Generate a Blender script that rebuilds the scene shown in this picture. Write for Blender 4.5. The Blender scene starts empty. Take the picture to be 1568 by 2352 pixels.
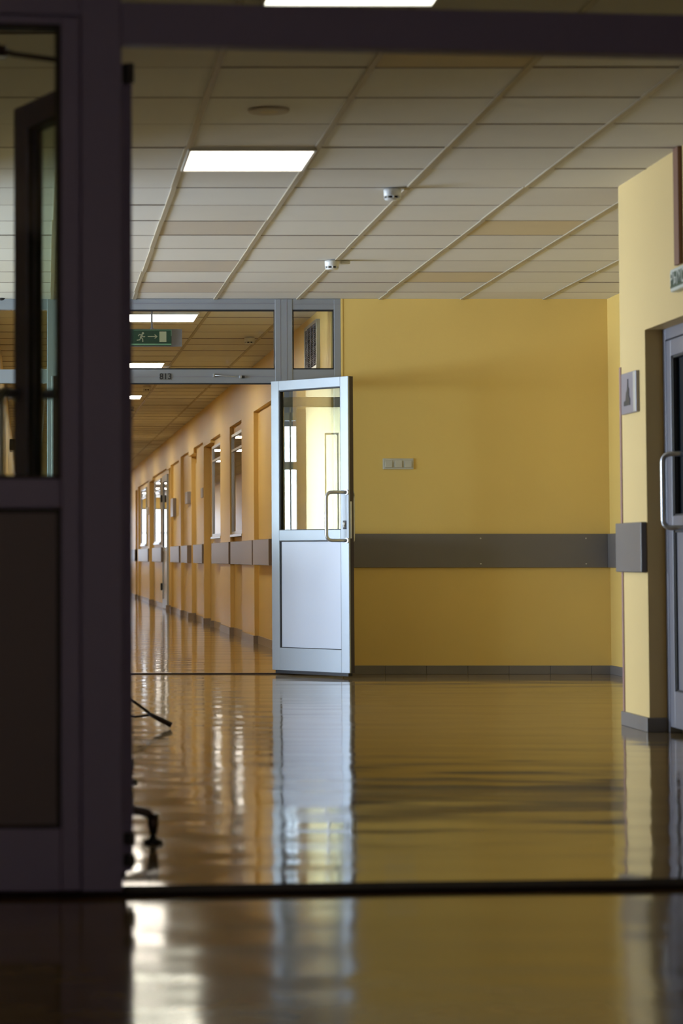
import bpy, bmesh, math, random
from mathutils import Vector, Matrix
random.seed(7)
S = bpy.context.scene
COL = S.collection

# ------------------------------------------------------------------ camera
FPX, CX, HOR, PITCH, CAMZ = 5475.0, 95.0, 1281.0, 0.05, 0.844
CY = HOR - FPX * math.tan(PITCH)
cam_d = bpy.data.cameras.new('camera')
cam = bpy.data.objects.new('camera', cam_d); COL.objects.link(cam)
cam.location = (0, 0, CAMZ)
cam.rotation_euler = (math.pi / 2 + PITCH, 0, 0)
cam_d.sensor_fit = 'HORIZONTAL'; cam_d.sensor_width = 36.0
cam_d.lens = FPX / 1568 * 36
cam_d.shift_x = (784 - CX) / 1568
cam_d.shift_y = (CY - 1176) / 1568
cam_d.clip_start = 0.05; cam_d.clip_end = 300
cam_d.dof.use_dof = True
cam_d.dof.focus_distance = 19.5
cam_d.dof.aperture_fstop = 5.6
S.camera = cam
S.view_settings.view_transform = 'Standard'
S.view_settings.look = 'None'
S.view_settings.exposure = 0.25
S.view_settings.gamma = 1.0
S.view_settings.use_curve_mapping = False

# ------------------------------------------------------------------ world and daylight
w = bpy.data.worlds.new('world'); S.world = w; w.use_nodes = True
w.node_tree.nodes['Background'].inputs[0].default_value = (0.55, 0.7, 1.0, 1)
w.node_tree.nodes['Background'].inputs[1].default_value = 0.35

def area(name, loc, rot, sx, sy, power, color):
    l = bpy.data.lights.new(name, 'AREA'); l.shape = 'RECTANGLE'; l.size = sx; l.size_y = sy
    l.energy = power; l.color = color
    o = bpy.data.objects.new(name, l); COL.objects.link(o); o.location = loc; o.rotation_euler = rot
    return o
DAY = (0.66, 0.80, 1.0)
# daylight entering the side passage from its end window (faces +X) and the far corridor end
area('daylight_side_window', (-5.5, 14.9, 1.5), (0, math.radians(-110), 0), 1.5, 4.6, 980, DAY)
area('daylight_passage_window', (-3.3, 12.08, 1.65), (math.pi / 2, 0, math.pi), 3.0, 1.5, 230, DAY)  # added fill to brighten the passage end wall and the open leaf
area('daylight_foreground_window', (0.4, -1.95, 1.5), (math.pi / 2, 0, math.pi), 1.6, 1.4, 105, (0.62, 0.62, 1.0))  # added fill behind the camera to brighten the near frame
area('daylight_corridor_end', (0.75, 75.6, 1.5), (-math.pi / 2, 0, 0), 2.0, 2.2, 260, DAY)
LAMP_COL = (1.0, 0.93, 0.82)
LAMP_HALL, LAMP_CORR = 2.6, 25.0

# ------------------------------------------------------------------ pixel helper (point seen at px,py on the plane Y)
def at(px, py, Y):
    a, b = (px - CX) / FPX, (CY - py) / FPX
    c, s = math.cos(PITCH), math.sin(PITCH)
    k = Y / (c - b * s)
    return (k * a, CAMZ + k * (b * c + s))
def xz(px, py, Y): return at(px, py, Y)
def ax(px, Y): return at(px, HOR, Y)[0]
def az(py, Y): return at(CX, py, Y)[1]

# ------------------------------------------------------------------ materials
def mat(name, col, rough=0.6, metal=0.0, spec=0.5, coat=0.0, noise=None, bump=0.0, bscale=60.0, emit=None, estr=0.0, coat_r=0.1):
    m = bpy.data.materials.new(name); m.use_nodes = True
    n = m.node_tree.nodes; l = m.node_tree.links; p = n['Principled BSDF']
    p.inputs['Base Color'].default_value = (*col, 1)
    p.inputs['Roughness'].default_value = rough; p.inputs['Metallic'].default_value = metal
    p.inputs['Specular IOR Level'].default_value = spec
    p.inputs['Coat Weight'].default_value = coat; p.inputs['Coat Roughness'].default_value = coat_r
    tc = n.new('ShaderNodeTexCoord')
    if noise:
        amt, sc = noise
        t = n.new('ShaderNodeTexNoise'); t.inputs['Scale'].default_value = sc; t.inputs['Detail'].default_value = 4
        l.new(tc.outputs['Object'], t.inputs['Vector'])
        r = n.new('ShaderNodeMapRange'); r.inputs['To Min'].default_value = 1 - amt; r.inputs['To Max'].default_value = 1 + amt
        l.new(t.outputs['Fac'], r.inputs['Value'])
        mx = n.new('ShaderNodeMix'); mx.data_type = 'RGBA'; mx.blend_type = 'MULTIPLY'; mx.inputs[0].default_value = 1
        mx.inputs[6].default_value = (*col, 1)
        l.new(r.outputs[0], mx.inputs[7]); l.new(mx.outputs[2], p.inputs['Base Color'])
    if bump:
        t = n.new('ShaderNodeTexNoise'); t.inputs['Scale'].default_value = bscale; t.inputs['Detail'].default_value = 3
        l.new(tc.outputs['Object'], t.inputs['Vector'])
        b = n.new('ShaderNodeBump'); b.inputs['Strength'].default_value = bump; b.inputs['Distance'].default_value = 0.002
        l.new(t.outputs['Fac'], b.inputs['Height']); l.new(b.outputs[0], p.inputs['Normal'])
    if emit:
        p.inputs['Emission Color'].default_value = (*emit, 1); p.inputs['Emission Strength'].default_value = estr
    return m
def glass_mat(name, tint, ior=1.5, rough=0.0, refl=1.0):
    m = bpy.data.materials.new(name); m.use_nodes = True
    n = m.node_tree.nodes; l = m.node_tree.links
    n.remove(n['Principled BSDF']); out = n['Material Output']
    tr = n.new('ShaderNodeBsdfTransparent'); tr.inputs[0].default_value = (*tint, 1)
    gl = n.new('ShaderNodeBsdfGlossy'); gl.inputs['Roughness'].default_value = rough
    gl.inputs[0].default_value = (refl, refl, refl, 1)
    fr = n.new('ShaderNodeFresnel'); fr.inputs['IOR'].default_value = ior
    mx = n.new('ShaderNodeMixShader')
    ge = n.new('ShaderNodeNewGeometry'); inv = n.new('ShaderNodeMath'); inv.operation = 'SUBTRACT'; inv.inputs[0].default_value = 1.0
    l.new(ge.outputs['Backfacing'], inv.inputs[1])
    mu = n.new('ShaderNodeMath'); mu.operation = 'MULTIPLY'; l.new(fr.outputs[0], mu.inputs[0]); l.new(inv.outputs[0], mu.inputs[1])
    l.new(mu.outputs[0], mx.inputs[0]); l.new(tr.outputs[0], mx.inputs[1]); l.new(gl.outputs[0], mx.inputs[2])
    l.new(mx.outputs[0], out.inputs[0])
    return m

M = {}
M['wall'] = mat('yellow_paint', (0.75, 0.53, 0.155), 0.5, noise=(0.05, 1.5), bump=0.25, bscale=45, coat=0.12, coat_r=0.35)
M['cream'] = mat('cream_paint', (0.70, 0.52, 0.22), 0.55, noise=(0.04, 1.5), bump=0.2, bscale=45)  # right wall: yellow paint with daylight bleaching put into the colour
M['wall_corr'] = mat('amber_gloss_paint', (0.72, 0.505, 0.17), 0.45, noise=(0.06, 1.2), bump=0.3, bscale=30, coat=0.1, coat_r=0.3)
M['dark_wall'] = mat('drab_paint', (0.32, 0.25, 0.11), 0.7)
M['tile'] = mat('ceiling_tile_white', (0.74, 0.73, 0.69), 0.8, noise=(0.03, 6), bump=0.3, bscale=120)
M['tile2'] = mat('ceiling_tile_offwhite', (0.70, 0.68, 0.63), 0.8, noise=(0.03, 6), bump=0.3, bscale=120)
M['tile_beige'] = mat('ceiling_tile_beige', (0.58, 0.52, 0.44), 0.8, noise=(0.03, 6))
M['tile_yellow'] = mat('ceiling_tile_yellowed', (0.66, 0.56, 0.37), 0.8, noise=(0.03, 6))
M['runner'] = mat('ceiling_runner', (0.42, 0.36, 0.25), 0.5)
M['cross'] = mat('ceiling_cross_joint', (0.24, 0.19, 0.16), 0.8)
M['gap'] = mat('ceiling_gap', (0.05, 0.04, 0.035), 0.9)
M['alu'] = mat('painted_aluminium', (0.29, 0.31, 0.335), 0.38, metal=0.25, noise=(0.03, 3))
M['alu_light'] = mat('pale_painted_aluminium', (0.35, 0.39, 0.43), 0.38, metal=0.2, noise=(0.03, 3))
M['alu_near'] = mat('plum_grey_aluminium', (0.235, 0.22, 0.40), 0.5, metal=0.1, noise=(0.03, 3))  # grey aluminium like the far frame, foreground shade put into the colour
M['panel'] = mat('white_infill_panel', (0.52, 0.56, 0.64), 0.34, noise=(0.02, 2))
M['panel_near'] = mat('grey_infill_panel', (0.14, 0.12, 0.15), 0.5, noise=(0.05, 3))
M['gasket'] = mat('black_gasket', (0.012, 0.012, 0.014), 0.6)
M['steel'] = mat('brushed_steel', (0.50, 0.52, 0.54), 0.3, metal=0.8)
M['plastic'] = mat('white_plastic', (0.74, 0.74, 0.71), 0.4)
M['switch'] = mat('ivory_plastic', (0.52, 0.50, 0.42), 0.4)
M['black'] = mat('black_plastic', (0.02, 0.02, 0.022), 0.4)
M['bumper'] = mat('grey_wall_guard', (0.155, 0.142, 0.135), 0.42, noise=(0.06, 5), bump=0.1, bscale=200)
M['bumper_c'] = mat('satin_grey_wall_guard', (0.20, 0.165, 0.145), 0.38, metal=0.0, noise=(0.05, 3))
M['base'] = mat('grey_skirting_tile', (0.17, 0.155, 0.145), 0.45, noise=(0.15, 4))
M['base_c'] = mat('taupe_skirting_tile', (0.26, 0.21, 0.17), 0.4, noise=(0.15, 4))
M['mauve'] = mat('mauve_corner_guard', (0.34, 0.20, 0.19), 0.4)
M['brown'] = mat('brown_trunking', (0.22, 0.10, 0.06), 0.5)
M['dark_metal'] = mat('dark_bronze_metal', (0.035, 0.022, 0.02), 0.3, metal=0.4)
M['green'] = mat('exit_green', (0.0, 0.065, 0.028), 0.35)
M['green_dim'] = mat('dull_exit_green', (0.02, 0.07, 0.035), 0.4)
M['pale_green'] = mat('pale_green_edge', (0.25, 0.55, 0.36), 0.25)
M['picto'] = mat('pictogram_cream', (0.62, 0.66, 0.45), 0.5)
M['perspex'] = glass_mat('grey_perspex', (0.62, 0.66, 0.66), 1.45)
M['sign_white'] = mat('sign_white', (0.60, 0.64, 0.58), 0.4)
M['plate'] = mat('brushed_sign_plate', (0.32, 0.31, 0.36), 0.35, metal=0.4)
M['glass'] = glass_mat('clear_glass', (0.93, 0.95, 0.93), 1.45)
M['glass_leaf'] = glass_mat('leaf_glass', (0.86, 0.88, 0.86), 2.1)
M['glass_green'] = glass_mat('greenish_glass', (0.72, 0.78, 0.70), 1.5)
M['glass_dark'] = glass_mat('dark_teal_glass', (0.50, 0.60, 0.65), 1.6)
M['alu_dark'] = mat('slate_grey_door_paint', (0.21, 0.21, 0.245), 0.4, metal=0.15)  # grey aluminium darkened, the weaker light on this door put into its colour
M['teal'] = mat('blue_window_film', (0.10, 0.20, 0.27), 0.3)  # bluish light of the room behind the door, put into a colour
M['glass_win'] = glass_mat('corridor_glass', (0.55, 0.5, 0.45), 1.6)
M['diff'] = mat('lamp_diffuser', (0.9, 0.9, 0.9), 0.5, emit=LAMP_COL, estr=LAMP_HALL)
M['diff_c'] = mat('lamp_diffuser_corridor', (0.9, 0.9, 0.9), 0.5, emit=(1.0, 0.92, 0.78), estr=LAMP_CORR)
M['rubber'] = mat('matt_dark_rubber', (0.018, 0.012, 0.012), 0.9, spec=0.1)
M['fabric'] = mat('dark_seat', (0.05, 0.045, 0.05), 0.6)
M['board'] = mat('brown_board', (0.20, 0.13, 0.10), 0.6, noise=(0.5, 3))
M['board_frame'] = mat('dark_wood_frame', (0.10, 0.045, 0.03), 0.4)
M['paper'] = mat('paper', (0.75, 0.75, 0.75), 0.6)
M['blue'] = mat('blue_paper', (0.10, 0.16, 0.28), 0.6)
M['curtain'] = mat('white_curtain', (0.8, 0.82, 0.8), 0.8)
def glow_sheet_mat():
    m = bpy.data.materials.new('cream_blind'); m.use_nodes = True; n = m.node_tree.nodes; l = m.node_tree.links
    n.remove(n['Principled BSDF']); a = n.new('ShaderNodeBsdfTranslucent'); a.inputs[0].default_value = (.82, .77, .58, 1)
    d = n.new('ShaderNodeBsdfDiffuse'); d.inputs[0].default_value = (.8, .74, .56, 1); x = n.new('ShaderNodeMixShader'); x.inputs[0].default_value = .15
    l.new(a.outputs[0], x.inputs[1]); l.new(d.outputs[0], x.inputs[2]); l.new(x.outputs[0], n['Material Output'].inputs[0]); return m
M['blind'] = glow_sheet_mat()  # translucent sheet standing in for a bright cream wall in the mirror image
M['ink'] = mat('sign_ink', (0.02, 0.02, 0.02), 0.5)
M['label'] = mat('label_grey', (0.19, 0.19, 0.18), 0.5)

# polished sheet floor: broad ripples, mottled brown, thin wax streaks
def floor_mat(name='polished_sheet_floor', r0=0.05, r1=0.13, spec=0.45):
    m = bpy.data.materials.new(name); m.use_nodes = True
    n = m.node_tree.nodes; l = m.node_tree.links; p = n['Principled BSDF']
    tc = n.new('ShaderNodeTexCoord')
    t = n.new('ShaderNodeTexNoise'); t.inputs['Scale'].default_value = 7; t.inputs['Detail'].default_value = 8
    l.new(tc.outputs['Object'], t.inputs['Vector'])
    cr = n.new('ShaderNodeValToRGB')
    cr.color_ramp.elements[0].position = 0.3; cr.color_ramp.elements[0].color = (0.17, 0.115, 0.05, 1)
    cr.color_ramp.elements[1].position = 0.7; cr.color_ramp.elements[1].color = (0.27, 0.19, 0.09, 1)
    l.new(t.outputs['Fac'], cr.inputs[0]); l.new(cr.outputs[0], p.inputs['Base Color'])
    # roughness streaks across the hall
    mp = n.new('ShaderNodeMapping'); mp.inputs['Scale'].default_value = (0.5, 3.0, 1)
    l.new(tc.outputs['Object'], mp.inputs[0])
    t2 = n.new('ShaderNodeTexNoise'); t2.inputs['Scale'].default_value = 1.6; t2.inputs['Detail'].default_value = 4
    l.new(mp.outputs[0], t2.inputs['Vector'])
    r = n.new('ShaderNodeMapRange'); r.inputs['From Min'].default_value = 0.3; r.inputs['From Max'].default_value = 0.75
    r.inputs['To Min'].default_value = r0; r.inputs['To Max'].default_value = r1
    l.new(t2.outputs['Fac'], r.inputs['Value']); l.new(r.outputs[0], p.inputs['Roughness'])
    # ripples
    t3 = n.new('ShaderNodeTexNoise'); t3.inputs['Scale'].default_value = 1.15; t3.inputs['Detail'].default_value = 0.6
    mp3 = n.new('ShaderNodeMapping'); mp3.inputs['Scale'].default_value = (1.6, 3.0, 1); l.new(tc.outputs['Object'], mp3.inputs[0])
    l.new(mp3.outputs[0], t3.inputs['Vector'])
    b = n.new('ShaderNodeBump'); b.inputs['Strength'].default_value = 1.0; b.inputs['Distance'].default_value = 0.0040
    l.new(t3.outputs['Fac'], b.inputs['Height']); l.new(b.outputs[0], p.inputs['Normal'])
    p.inputs['Specular IOR Level'].default_value = spec
    return m
M['floor'] = floor_mat()
M['floor_fg'] = floor_mat('worn_sheet_floor', 0.09, 0.13, 0.22)

# ------------------------------------------------------------------ mesh helpers
class MB:
    def __init__(self): self.bm = bmesh.new(); self.mi = 0
    def box(self, x0, x1, y0, y1, z0, z1, bev=0.0, mi=None):
        m = Matrix.Translation(((x0 + x1) / 2, (y0 + y1) / 2, (z0 + z1) / 2)) @ Matrix.Diagonal((abs(x1 - x0), abs(y1 - y0), abs(z1 - z0), 1))
        g = bmesh.ops.create_cube(self.bm, size=1, matrix=m)
        fs = set(f for v in g['verts'] for f in v.link_faces)
        for f in fs: f.material_index = self.mi if mi is None else mi
        if bev > 0:
            es = set(e for v in g['verts'] for e in v.link_edges)
            bmesh.ops.bevel(self.bm, geom=list(es), offset=bev, segments=2, affect='EDGES', profile=0.5)
        return self
    def cyl(self, c, r, h, axis='Z', seg=24, r2=None, bev=0):
        rot = {'Z': Matrix.Identity(4), 'X': Matrix.Rotation(math.pi / 2, 4, 'Y'), 'Y': Matrix.Rotation(-math.pi / 2, 4, 'X')}[axis]
        g = bmesh.ops.create_cone(self.bm, cap_ends=True, segments=seg, radius1=r, radius2=r if r2 is None else r2, depth=h, matrix=Matrix.Translation(c) @ rot)
        for f in set(f for v in g['verts'] for f in v.link_faces): f.material_index = self.mi
        return self
    def lathe(self, c, prof, seg=32):
        rings = []
        for r, z in prof:
            rings.append([self.bm.verts.new((c[0] + r * math.cos(2 * math.pi * k / seg), c[1] + r * math.sin(2 * math.pi * k / seg), c[2] + z)) for k in range(seg)])
        for a, b in zip(rings, rings[1:]):
            for k in range(seg):
                f = self.bm.faces.new((a[k], a[(k + 1) % seg], b[(k + 1) % seg], b[k])); f.smooth = True; f.material_index = self.mi
        self.bm.faces.new(rings[0][::-1]); self.bm.faces.new(rings[-1])
        return self
    def tube(self, pts, r, seg=12, rs=None):
        pts = [Vector(p) for p in pts]; rings = []
        up = None
        for i, p in enumerate(pts):
            if i == 0: d = pts[1] - pts[0]
            elif i == len(pts) - 1: d = pts[-1] - pts[-2]
            else: d = (pts[i + 1] - p).normalized() + (p - pts[i - 1]).normalized()
            d.normalize()
            if up is None:
                up = Vector((0, 0, 1)) if abs(d.z) < 0.9 else Vector((1, 0, 0))
            a = d.cross(up)
            if a.length < 1e-4: a = d.orthogonal()
            a.normalize(); b = a.cross(d).normalized(); up = b
            rr = rs[i] if rs else r
            rings.append([self.bm.verts.new(p + a * rr * math.cos(2 * math.pi * k / seg) + b * rr * math.sin(2 * math.pi * k / seg)) for k in range(seg)])
        for A, B in zip(rings, rings[1:]):
            for k in range(seg):
                f = self.bm.faces.new((A[k], A[(k + 1) % seg], B[(k + 1) % seg], B[k])); f.smooth = True; f.material_index = self.mi
        self.bm.faces.new(rings[0][::-1]); self.bm.faces.new(rings[-1])
        return self
    def quad(self, pts, mi=None):
        f = self.bm.faces.new([self.bm.verts.new(p) for p in pts]); f.material_index = self.mi if mi is None else mi
        return self
    def poly(self, pts2, y0, y1, flip=False):
        """prism: outline in X,Z extruded along Y"""
        a = [self.bm.verts.new((x, y0, z)) for x, z in pts2]; b = [self.bm.verts.new((x, y1, z)) for x, z in pts2]
        self.bm.faces.new(a); self.bm.faces.new(b[::-1])
        k = len(a)
        for i in range(k): self.bm.faces.new((a[i], b[i], b[(i + 1) % k], a[(i + 1) % k]))
        return self
    def build(self, name, mats, parent=None, warp=None, loc=None, recalc=True):
        if warp:
            for v in self.bm.verts: v.co = warp(v.co)
        if recalc: bmesh.ops.recalc_face_normals(self.bm, faces=self.bm.faces)
        me = bpy.data.meshes.new(name); self.bm.to_mesh(me); self.bm.free()
        for m in (mats if isinstance(mats, (list, tuple)) else [mats]): me.materials.append(m)
        o = bpy.data.objects.new(name, me); COL.objects.link(o)
        if parent: o.parent = parent
        if loc: o.location = loc
        return o
def tag(o, label, cat, group=None, kind=None):
    o['label'] = label; o['category'] = cat
    if group: o['group'] = group
    if kind: o['kind'] = kind
    return o
def thing(name, label, cat, loc=(0, 0, 0), rz=0, group=None):
    o = bpy.data.objects.new(name, None); COL.objects.link(o); o.location = loc; o.rotation_euler = (0, 0, rz)
    o.empty_display_size = 0.1
    return tag(o, label, cat, group)
def struct(name, mb, m, label=None, cat=None, warp=None):
    o = mb.build(name, m, warp=warp); o['kind'] = 'structure'
    if label: o['label'] = label; o['category'] = cat or name.split('_')[0]
    return o
def rounded_path(pts, r, n=6):
    pts = [Vector(p) for p in pts]; out = [pts[0]]
    for i in range(1, len(pts) - 1):
        a, b, c = pts[i - 1], pts[i], pts[i + 1]
        p, q = b + (a - b).normalized() * r, b + (c - b).normalized() * r
        for k in range(n + 1):
            t = k / n; out.append(p * (1 - t) ** 2 + b * 2 * t * (1 - t) + q * t * t)
    out.append(pts[-1]); return out
def dup(root, loc=None, label=None, group=None):
    r = root.copy(); COL.objects.link(r)
    if loc is not None: r.location = loc
    if label: r['label'] = label
    if group: r['group'] = group
    for ch in list(root.children):
        c = ch.copy(); COL.objects.link(c); c.parent = r
        for g in ch.children:
            d = g.copy(); COL.objects.link(d); d.parent = c
    return r
def text_mesh(txt, size, m, name, parent=None, depth=0.001):
    cu = bpy.data.curves.new(name, 'FONT'); cu.body = txt; cu.size = size; cu.extrude = depth; cu.offset = size * 0.012
    cu.align_x = 'CENTER'; cu.align_y = 'CENTER'
    tmp = bpy.data.objects.new(name + '_curve', cu); COL.objects.link(tmp)
    dg = bpy.context.evaluated_depsgraph_get(); dg.update()
    me = bpy.data.meshes.new_from_object(tmp.evaluated_get(dg))
    bpy.data.objects.remove(tmp)
    me.materials.clear(); me.materials.append(m)
    o = bpy.data.objects.new(name, me); COL.objects.link(o)
    if parent: o.parent = parent
    return o

# ------------------------------------------------------------------ key dimensions
H = 2.737                 # ceiling height
YF = 17.38                # far wall plane
YN, XN, RN = 6.04, ax(278, 6.04), math.radians(5.6)   # near screen: pivot and turn
XR, YR = 2.945, 12.1      # near right wall plane and its end
XR2 = 4.14                # right wall of the widened part
XL = -1.3                 # near left wall plane
XLL = -5.2                # end of the side passage on the left
XC = ax(787, YF)          # right end of the far screen / corridor
XCL = -0.37               # left corridor wall
YE = 75.0                 # corridor end
def cwarp(v):             # the corridor runs a third of a degree off the hall axis
    return Vector((v[0] - 0.0051 * (v[1] - 21.66), v[1], v[2]))
CW = 2.105                # corridor right wall plane (before the skew)
def yc(px): return FPX * 2.2155 / (px - CX + 27.9)

# ------------------------------------------------------------------ floor
b = MB(); b.box(-5.5, 4.5, YN, YF + 0.02, -0.1, 0)
struct('floor', b, M['floor'], 'polished brown sheet floor of the hall', 'floor')
b = MB(); b.box(-2.2, 3.2, -2.0, YN, -0.1, 0)
struct('floor_foreground', b, M['floor_fg'], 'polished floor in front of the dark screen', 'floor')
b = MB(); b.box(-1.2, 2.9, YF + 0.02, YE + 0.5, -0.1, 0)
struct('floor_corridor', b, M['floor'], 'polished floor of the long corridor', 'floor')

# ------------------------------------------------------------------ walls
b = MB()
b.box(XC, XR2 + 0.2, YF, YF + 0.2, 0, H)
struct('wall_far', b, M['wall'], 'yellow wall beside the aluminium screen', 'wall')
b = MB()
b.box(XR2, XR2 + 0.2, 12.3, YF, 0, H)
struct('wall_right_far', b, M['wall'], 'yellow side wall behind the corner', 'wall')
DYN, DYF, DXD, DZ = 10.55, 11.60, 3.03, 1.955   # right-hand door niche
b = MB()
b.box(XR, XR + 0.35, DYF, YR, 0, H)
b.box(XR, XR + 0.35, YN - 0.3, DYN, 0, H)
b.box(XR, XR + 0.35, DYN, DYF, DZ, H)
b.box(XR + 0.35, XR2 + 0.2, YR - 0.2, YR, 0, H)
struct('wall_right', b, M['cream'], 'cream wall with the grey door', 'wall')
b = MB()
b.box(XL - 0.2, XL, YN, 12.3, 0, H)
b.box(-5.4, -4.85, 12.1, 12.3, 0, H); b.box(-1.75, XL - .2, 12.1, 12.3, 0, H); b.box(-4.85, -1.75, 12.1, 12.3, 0, .8); b.box(-4.85, -1.75, 12.1, 12.3, 2.48, H)
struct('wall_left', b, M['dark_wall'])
b = MB(); ZW = 2.62
b.box(XLL - 0.2, XLL, 11.6, YF, 0, 0.85); b.box(XLL - 0.2, XLL, 11.6, YF, ZW, H)
b.box(XLL - 0.2, XLL, 11.6, 12.5, 0.85, ZW); b.box(XLL - 0.2, XLL, 16.40, 16.5, 0.85, ZW); b.box(XLL - 0.2, XLL, 16.93, 17.02, 0.85, ZW); b.box(XLL - 0.2, XLL, 17.15, YF, 0.85, ZW)
struct('wall_left_end', b, M['cream'])
b = MB(); b.box(XLL - 0.2, XCL, YF, YF + 0.2, 0, H)
struct('wall_far_left', b, M['cream'])
# foreground room, lit by an added fill light behind the camera
b = MB(); b.box(-2.2, -2.0, -2, YN, 0, H); b.box(3.0, 3.2, -2, YN - 0.3, 0, H); b.box(-2.2, 3.2, -2.2, -2, 0, H)
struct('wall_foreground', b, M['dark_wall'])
b = MB(); b.box(-2.2, 3.2, -2.2, YN, H, H + 0.1)
struct('ceiling_foreground', b, M['tile_yellow'])
# windows of the side passage, the third one added to backlight a sheet
wn = 1
for (y0, y1) in ((12.5, 14.25), (14.25, 16.4), (16.5, 16.93), (17.02, 17.15)):
    b = MB(); big = y1 - y0 > 1; t = 0.05 if big else 0.008
    b.box(XLL - 0.15, XLL - 0.08, y0, y0 + t, 0.85, ZW); b.box(XLL - 0.15, XLL - 0.08, y1 - t, y1, 0.85, ZW)
    b.box(XLL - 0.15, XLL - 0.08, y0, y1, 0.85, 0.90); b.box(XLL - 0.15, XLL - 0.08, y0, y1, ZW - .05, ZW)
    if big or y0 > 17: b.box(XLL - 0.15, XLL - 0.08, (y0 + y1) / 2 - t, (y0 + y1) / 2 + t, 0.9, ZW)
    if y0 > 17:
        for z in (2.28, 1.78): b.box(XLL - 0.15, XLL - 0.08, y0, y1, z - .04, z + .04)
    wf = struct('window_%d' % (wn if wn < 4 else 11), b, M['alu_light']); wn += 1
    if abs(y0 - 16.5) < .01:
        MB().box(XLL - .06, XLL - .055, y0, y1, .86, ZW - .02).build('roller_blind', M['blind'], wf)  # added sheet, backlit so the leaf glass mirrors bright cream
        b = MB(); b.box(XLL - .05, XLL - .03, 16.60, 16.615, 1.0, 2.1); b.box(XLL - .05, XLL - .03, 16.725, 16.74, 1.0, 2.1); b.box(XLL - .05, XLL - .03, 16.60, 16.74, 2.09, 2.11)
        b.build('blind_frame', M['curtain'], wf)
b = MB()
for x in (-4.85, -3.85, -2.8, -1.80): b.box(x, x + .05, 12.12, 12.20, .8, 2.48)
for z in (.8, 2.43): b.box(-4.85, -1.75, 12.12, 12.20, z, z + .05)
struct('window_9', b, M['alu_light'])  # made-up window frame dressing the added passage fill
b = MB()
for x in (-.45, .36, 1.2): b.box(x, x + .05, -2.0, -1.9, .8, 2.25)
for z in (.75, 2.2): b.box(-.45, 1.25, -2.0, -1.9, z, z + .05)
struct('window_10', b, M['alu'])  # made-up, unseen frame dressing the fill light behind the camera
# ------------------------------------------------------------------ ceiling
TX0, TY0 = 0.676, 11.53
beige = {(0, 3), (0, 6), (0, 8)}; yellow = {(3, 3), (3, 7), (1, -5)}
def ceil_tiles(x0, x1, y0, y1, skip, mb, warp_hall=True):
    i0, i1 = math.floor((x0 - TX0) / 0.6), math.ceil((x1 - TX0) / 0.6)
    j0, j1 = math.floor((y0 - TY0) / 0.6), math.ceil((y1 - TY0) / 0.6)
    for i in range(i0, i1):
        for j in range(j0, j1):
            if (i, j) in skip: continue
            a, bb = max(x0, TX0 + 0.6 * i + 0.003), min(x1, TX0 + 0.6 * i + 0.597)
            c, d = max(y0, TY0 + 0.6 * j + 0.004), min(y1, TY0 + 0.6 * j + 0.596)
            if bb - a < 0.01 or d - c < 0.01: continue
            mi = 1 if random.random() < 0.45 else 0
            if warp_hall and (i, j) in beige: mi = 2
            if warp_hall and (i, j) in yellow: mi = 3
            z = H + random.uniform(-0.0008, 0.0008); tl = random.uniform(-0.0015, 0.0015)
            A = [(a, c, z - tl), (bb, c, z - tl), (bb, d, z + tl), (a, d, z + tl)]
            mb.quad(A[::-1], mi)
            mb.quad([A[3], A[2], (bb, d, z + .02), (a, d, z + .02)], mi); mb.quad([A[1], A[0], (a, c, z + .02), (bb, c, z + .02)], mi)
TM = [M['tile'], M['tile2'], M['tile_beige'], M['tile_yellow'], M['gap']]
b = MB(); ceil_tiles(XLL, XR2, YN, YF, {(0, -1)}, b); b.box(XLL - 0.2, XR2 + .2, YN, YF + 0.1, H + 0.02, H + 0.1, mi=4)
o = b.build('ceiling', TM, recalc=False); o['kind'] = 'structure'; o['label'] = 'suspended tile ceiling of the hall'
b = MB()
lamp_rows = [0, 0]
cl = [18.35 + 4.62 * k for k in range(12)]
ceil_tiles(-1.2, 2.6, YF + 0.1, YE, set(), b, False); b.box(-1.3, 2.9, YF + 0.1, YE + .2, H + 0.02, H + 0.1, mi=4)
o = b.build('ceiling_corridor', TM, recalc=False, warp=cwarp); o['kind'] = 'structure'; o['label'] = 'suspended tile ceiling of the corridor'
b = MB()
for i in range(-9, 6):
    x = TX0 + 0.6 * i
    if x > XR2: continue
    y = YN + .05
    while y < YF - 0.01:
        y2 = min(y + 1.2, YF); dx = random.uniform(-0.004, 0.004)
        b.box(x - 0.013 + dx, x + 0.013 + dx, y, y2, H - 0.006, H + 0.01); y = y2
struct('trim_1', b, M['runner'], 'cream metal runners of the hall ceiling', 'ceiling runner')
b = MB()
for j in range(-9, 11):
    y = TY0 + 0.6 * j
    if y > YF - .02 or y < YN + .1: continue
    for i in range(-10, 6):
        x0, x1 = max(XLL, TX0 + .6 * i + .014), min(XR2, TX0 + .6 * i + .586)
        if x1 - x0 > .02 and (i, j) not in ((0, -1), (0, 0)):
            b.box(x0, x1, y - .0035, y + .0035, H - random.uniform(.0005, .0035), H + .01)
struct('trim_6', b, M['cross'], 'thin dark cross joints of the hall ceiling', 'ceiling joint')
b = MB()
for j in range(10, 60):
    y = TY0 + 0.6 * j
    for i in range(-2, 4):
        b.box(TX0 + .6 * i + .014, TX0 + .6 * i + .586, y - .0035, y + .0035, H - random.uniform(.001, .0045), H + .01)
struct('trim_7', b, M['cross'], 'thin dark cross joints of the corridor ceiling', 'ceiling joint', warp=cwarp)
b = MB()
for i in range(-1, 3):
    x = TX0 + 0.6 * i
    b.box(x - 0.012, x + 0.012, YF + 0.1, YE, H - 0.005, H + 0.01)
struct('trim_2', b, M['runner'], 'cream metal runners of the corridor ceiling', 'ceiling runner', warp=cwarp)

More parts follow.
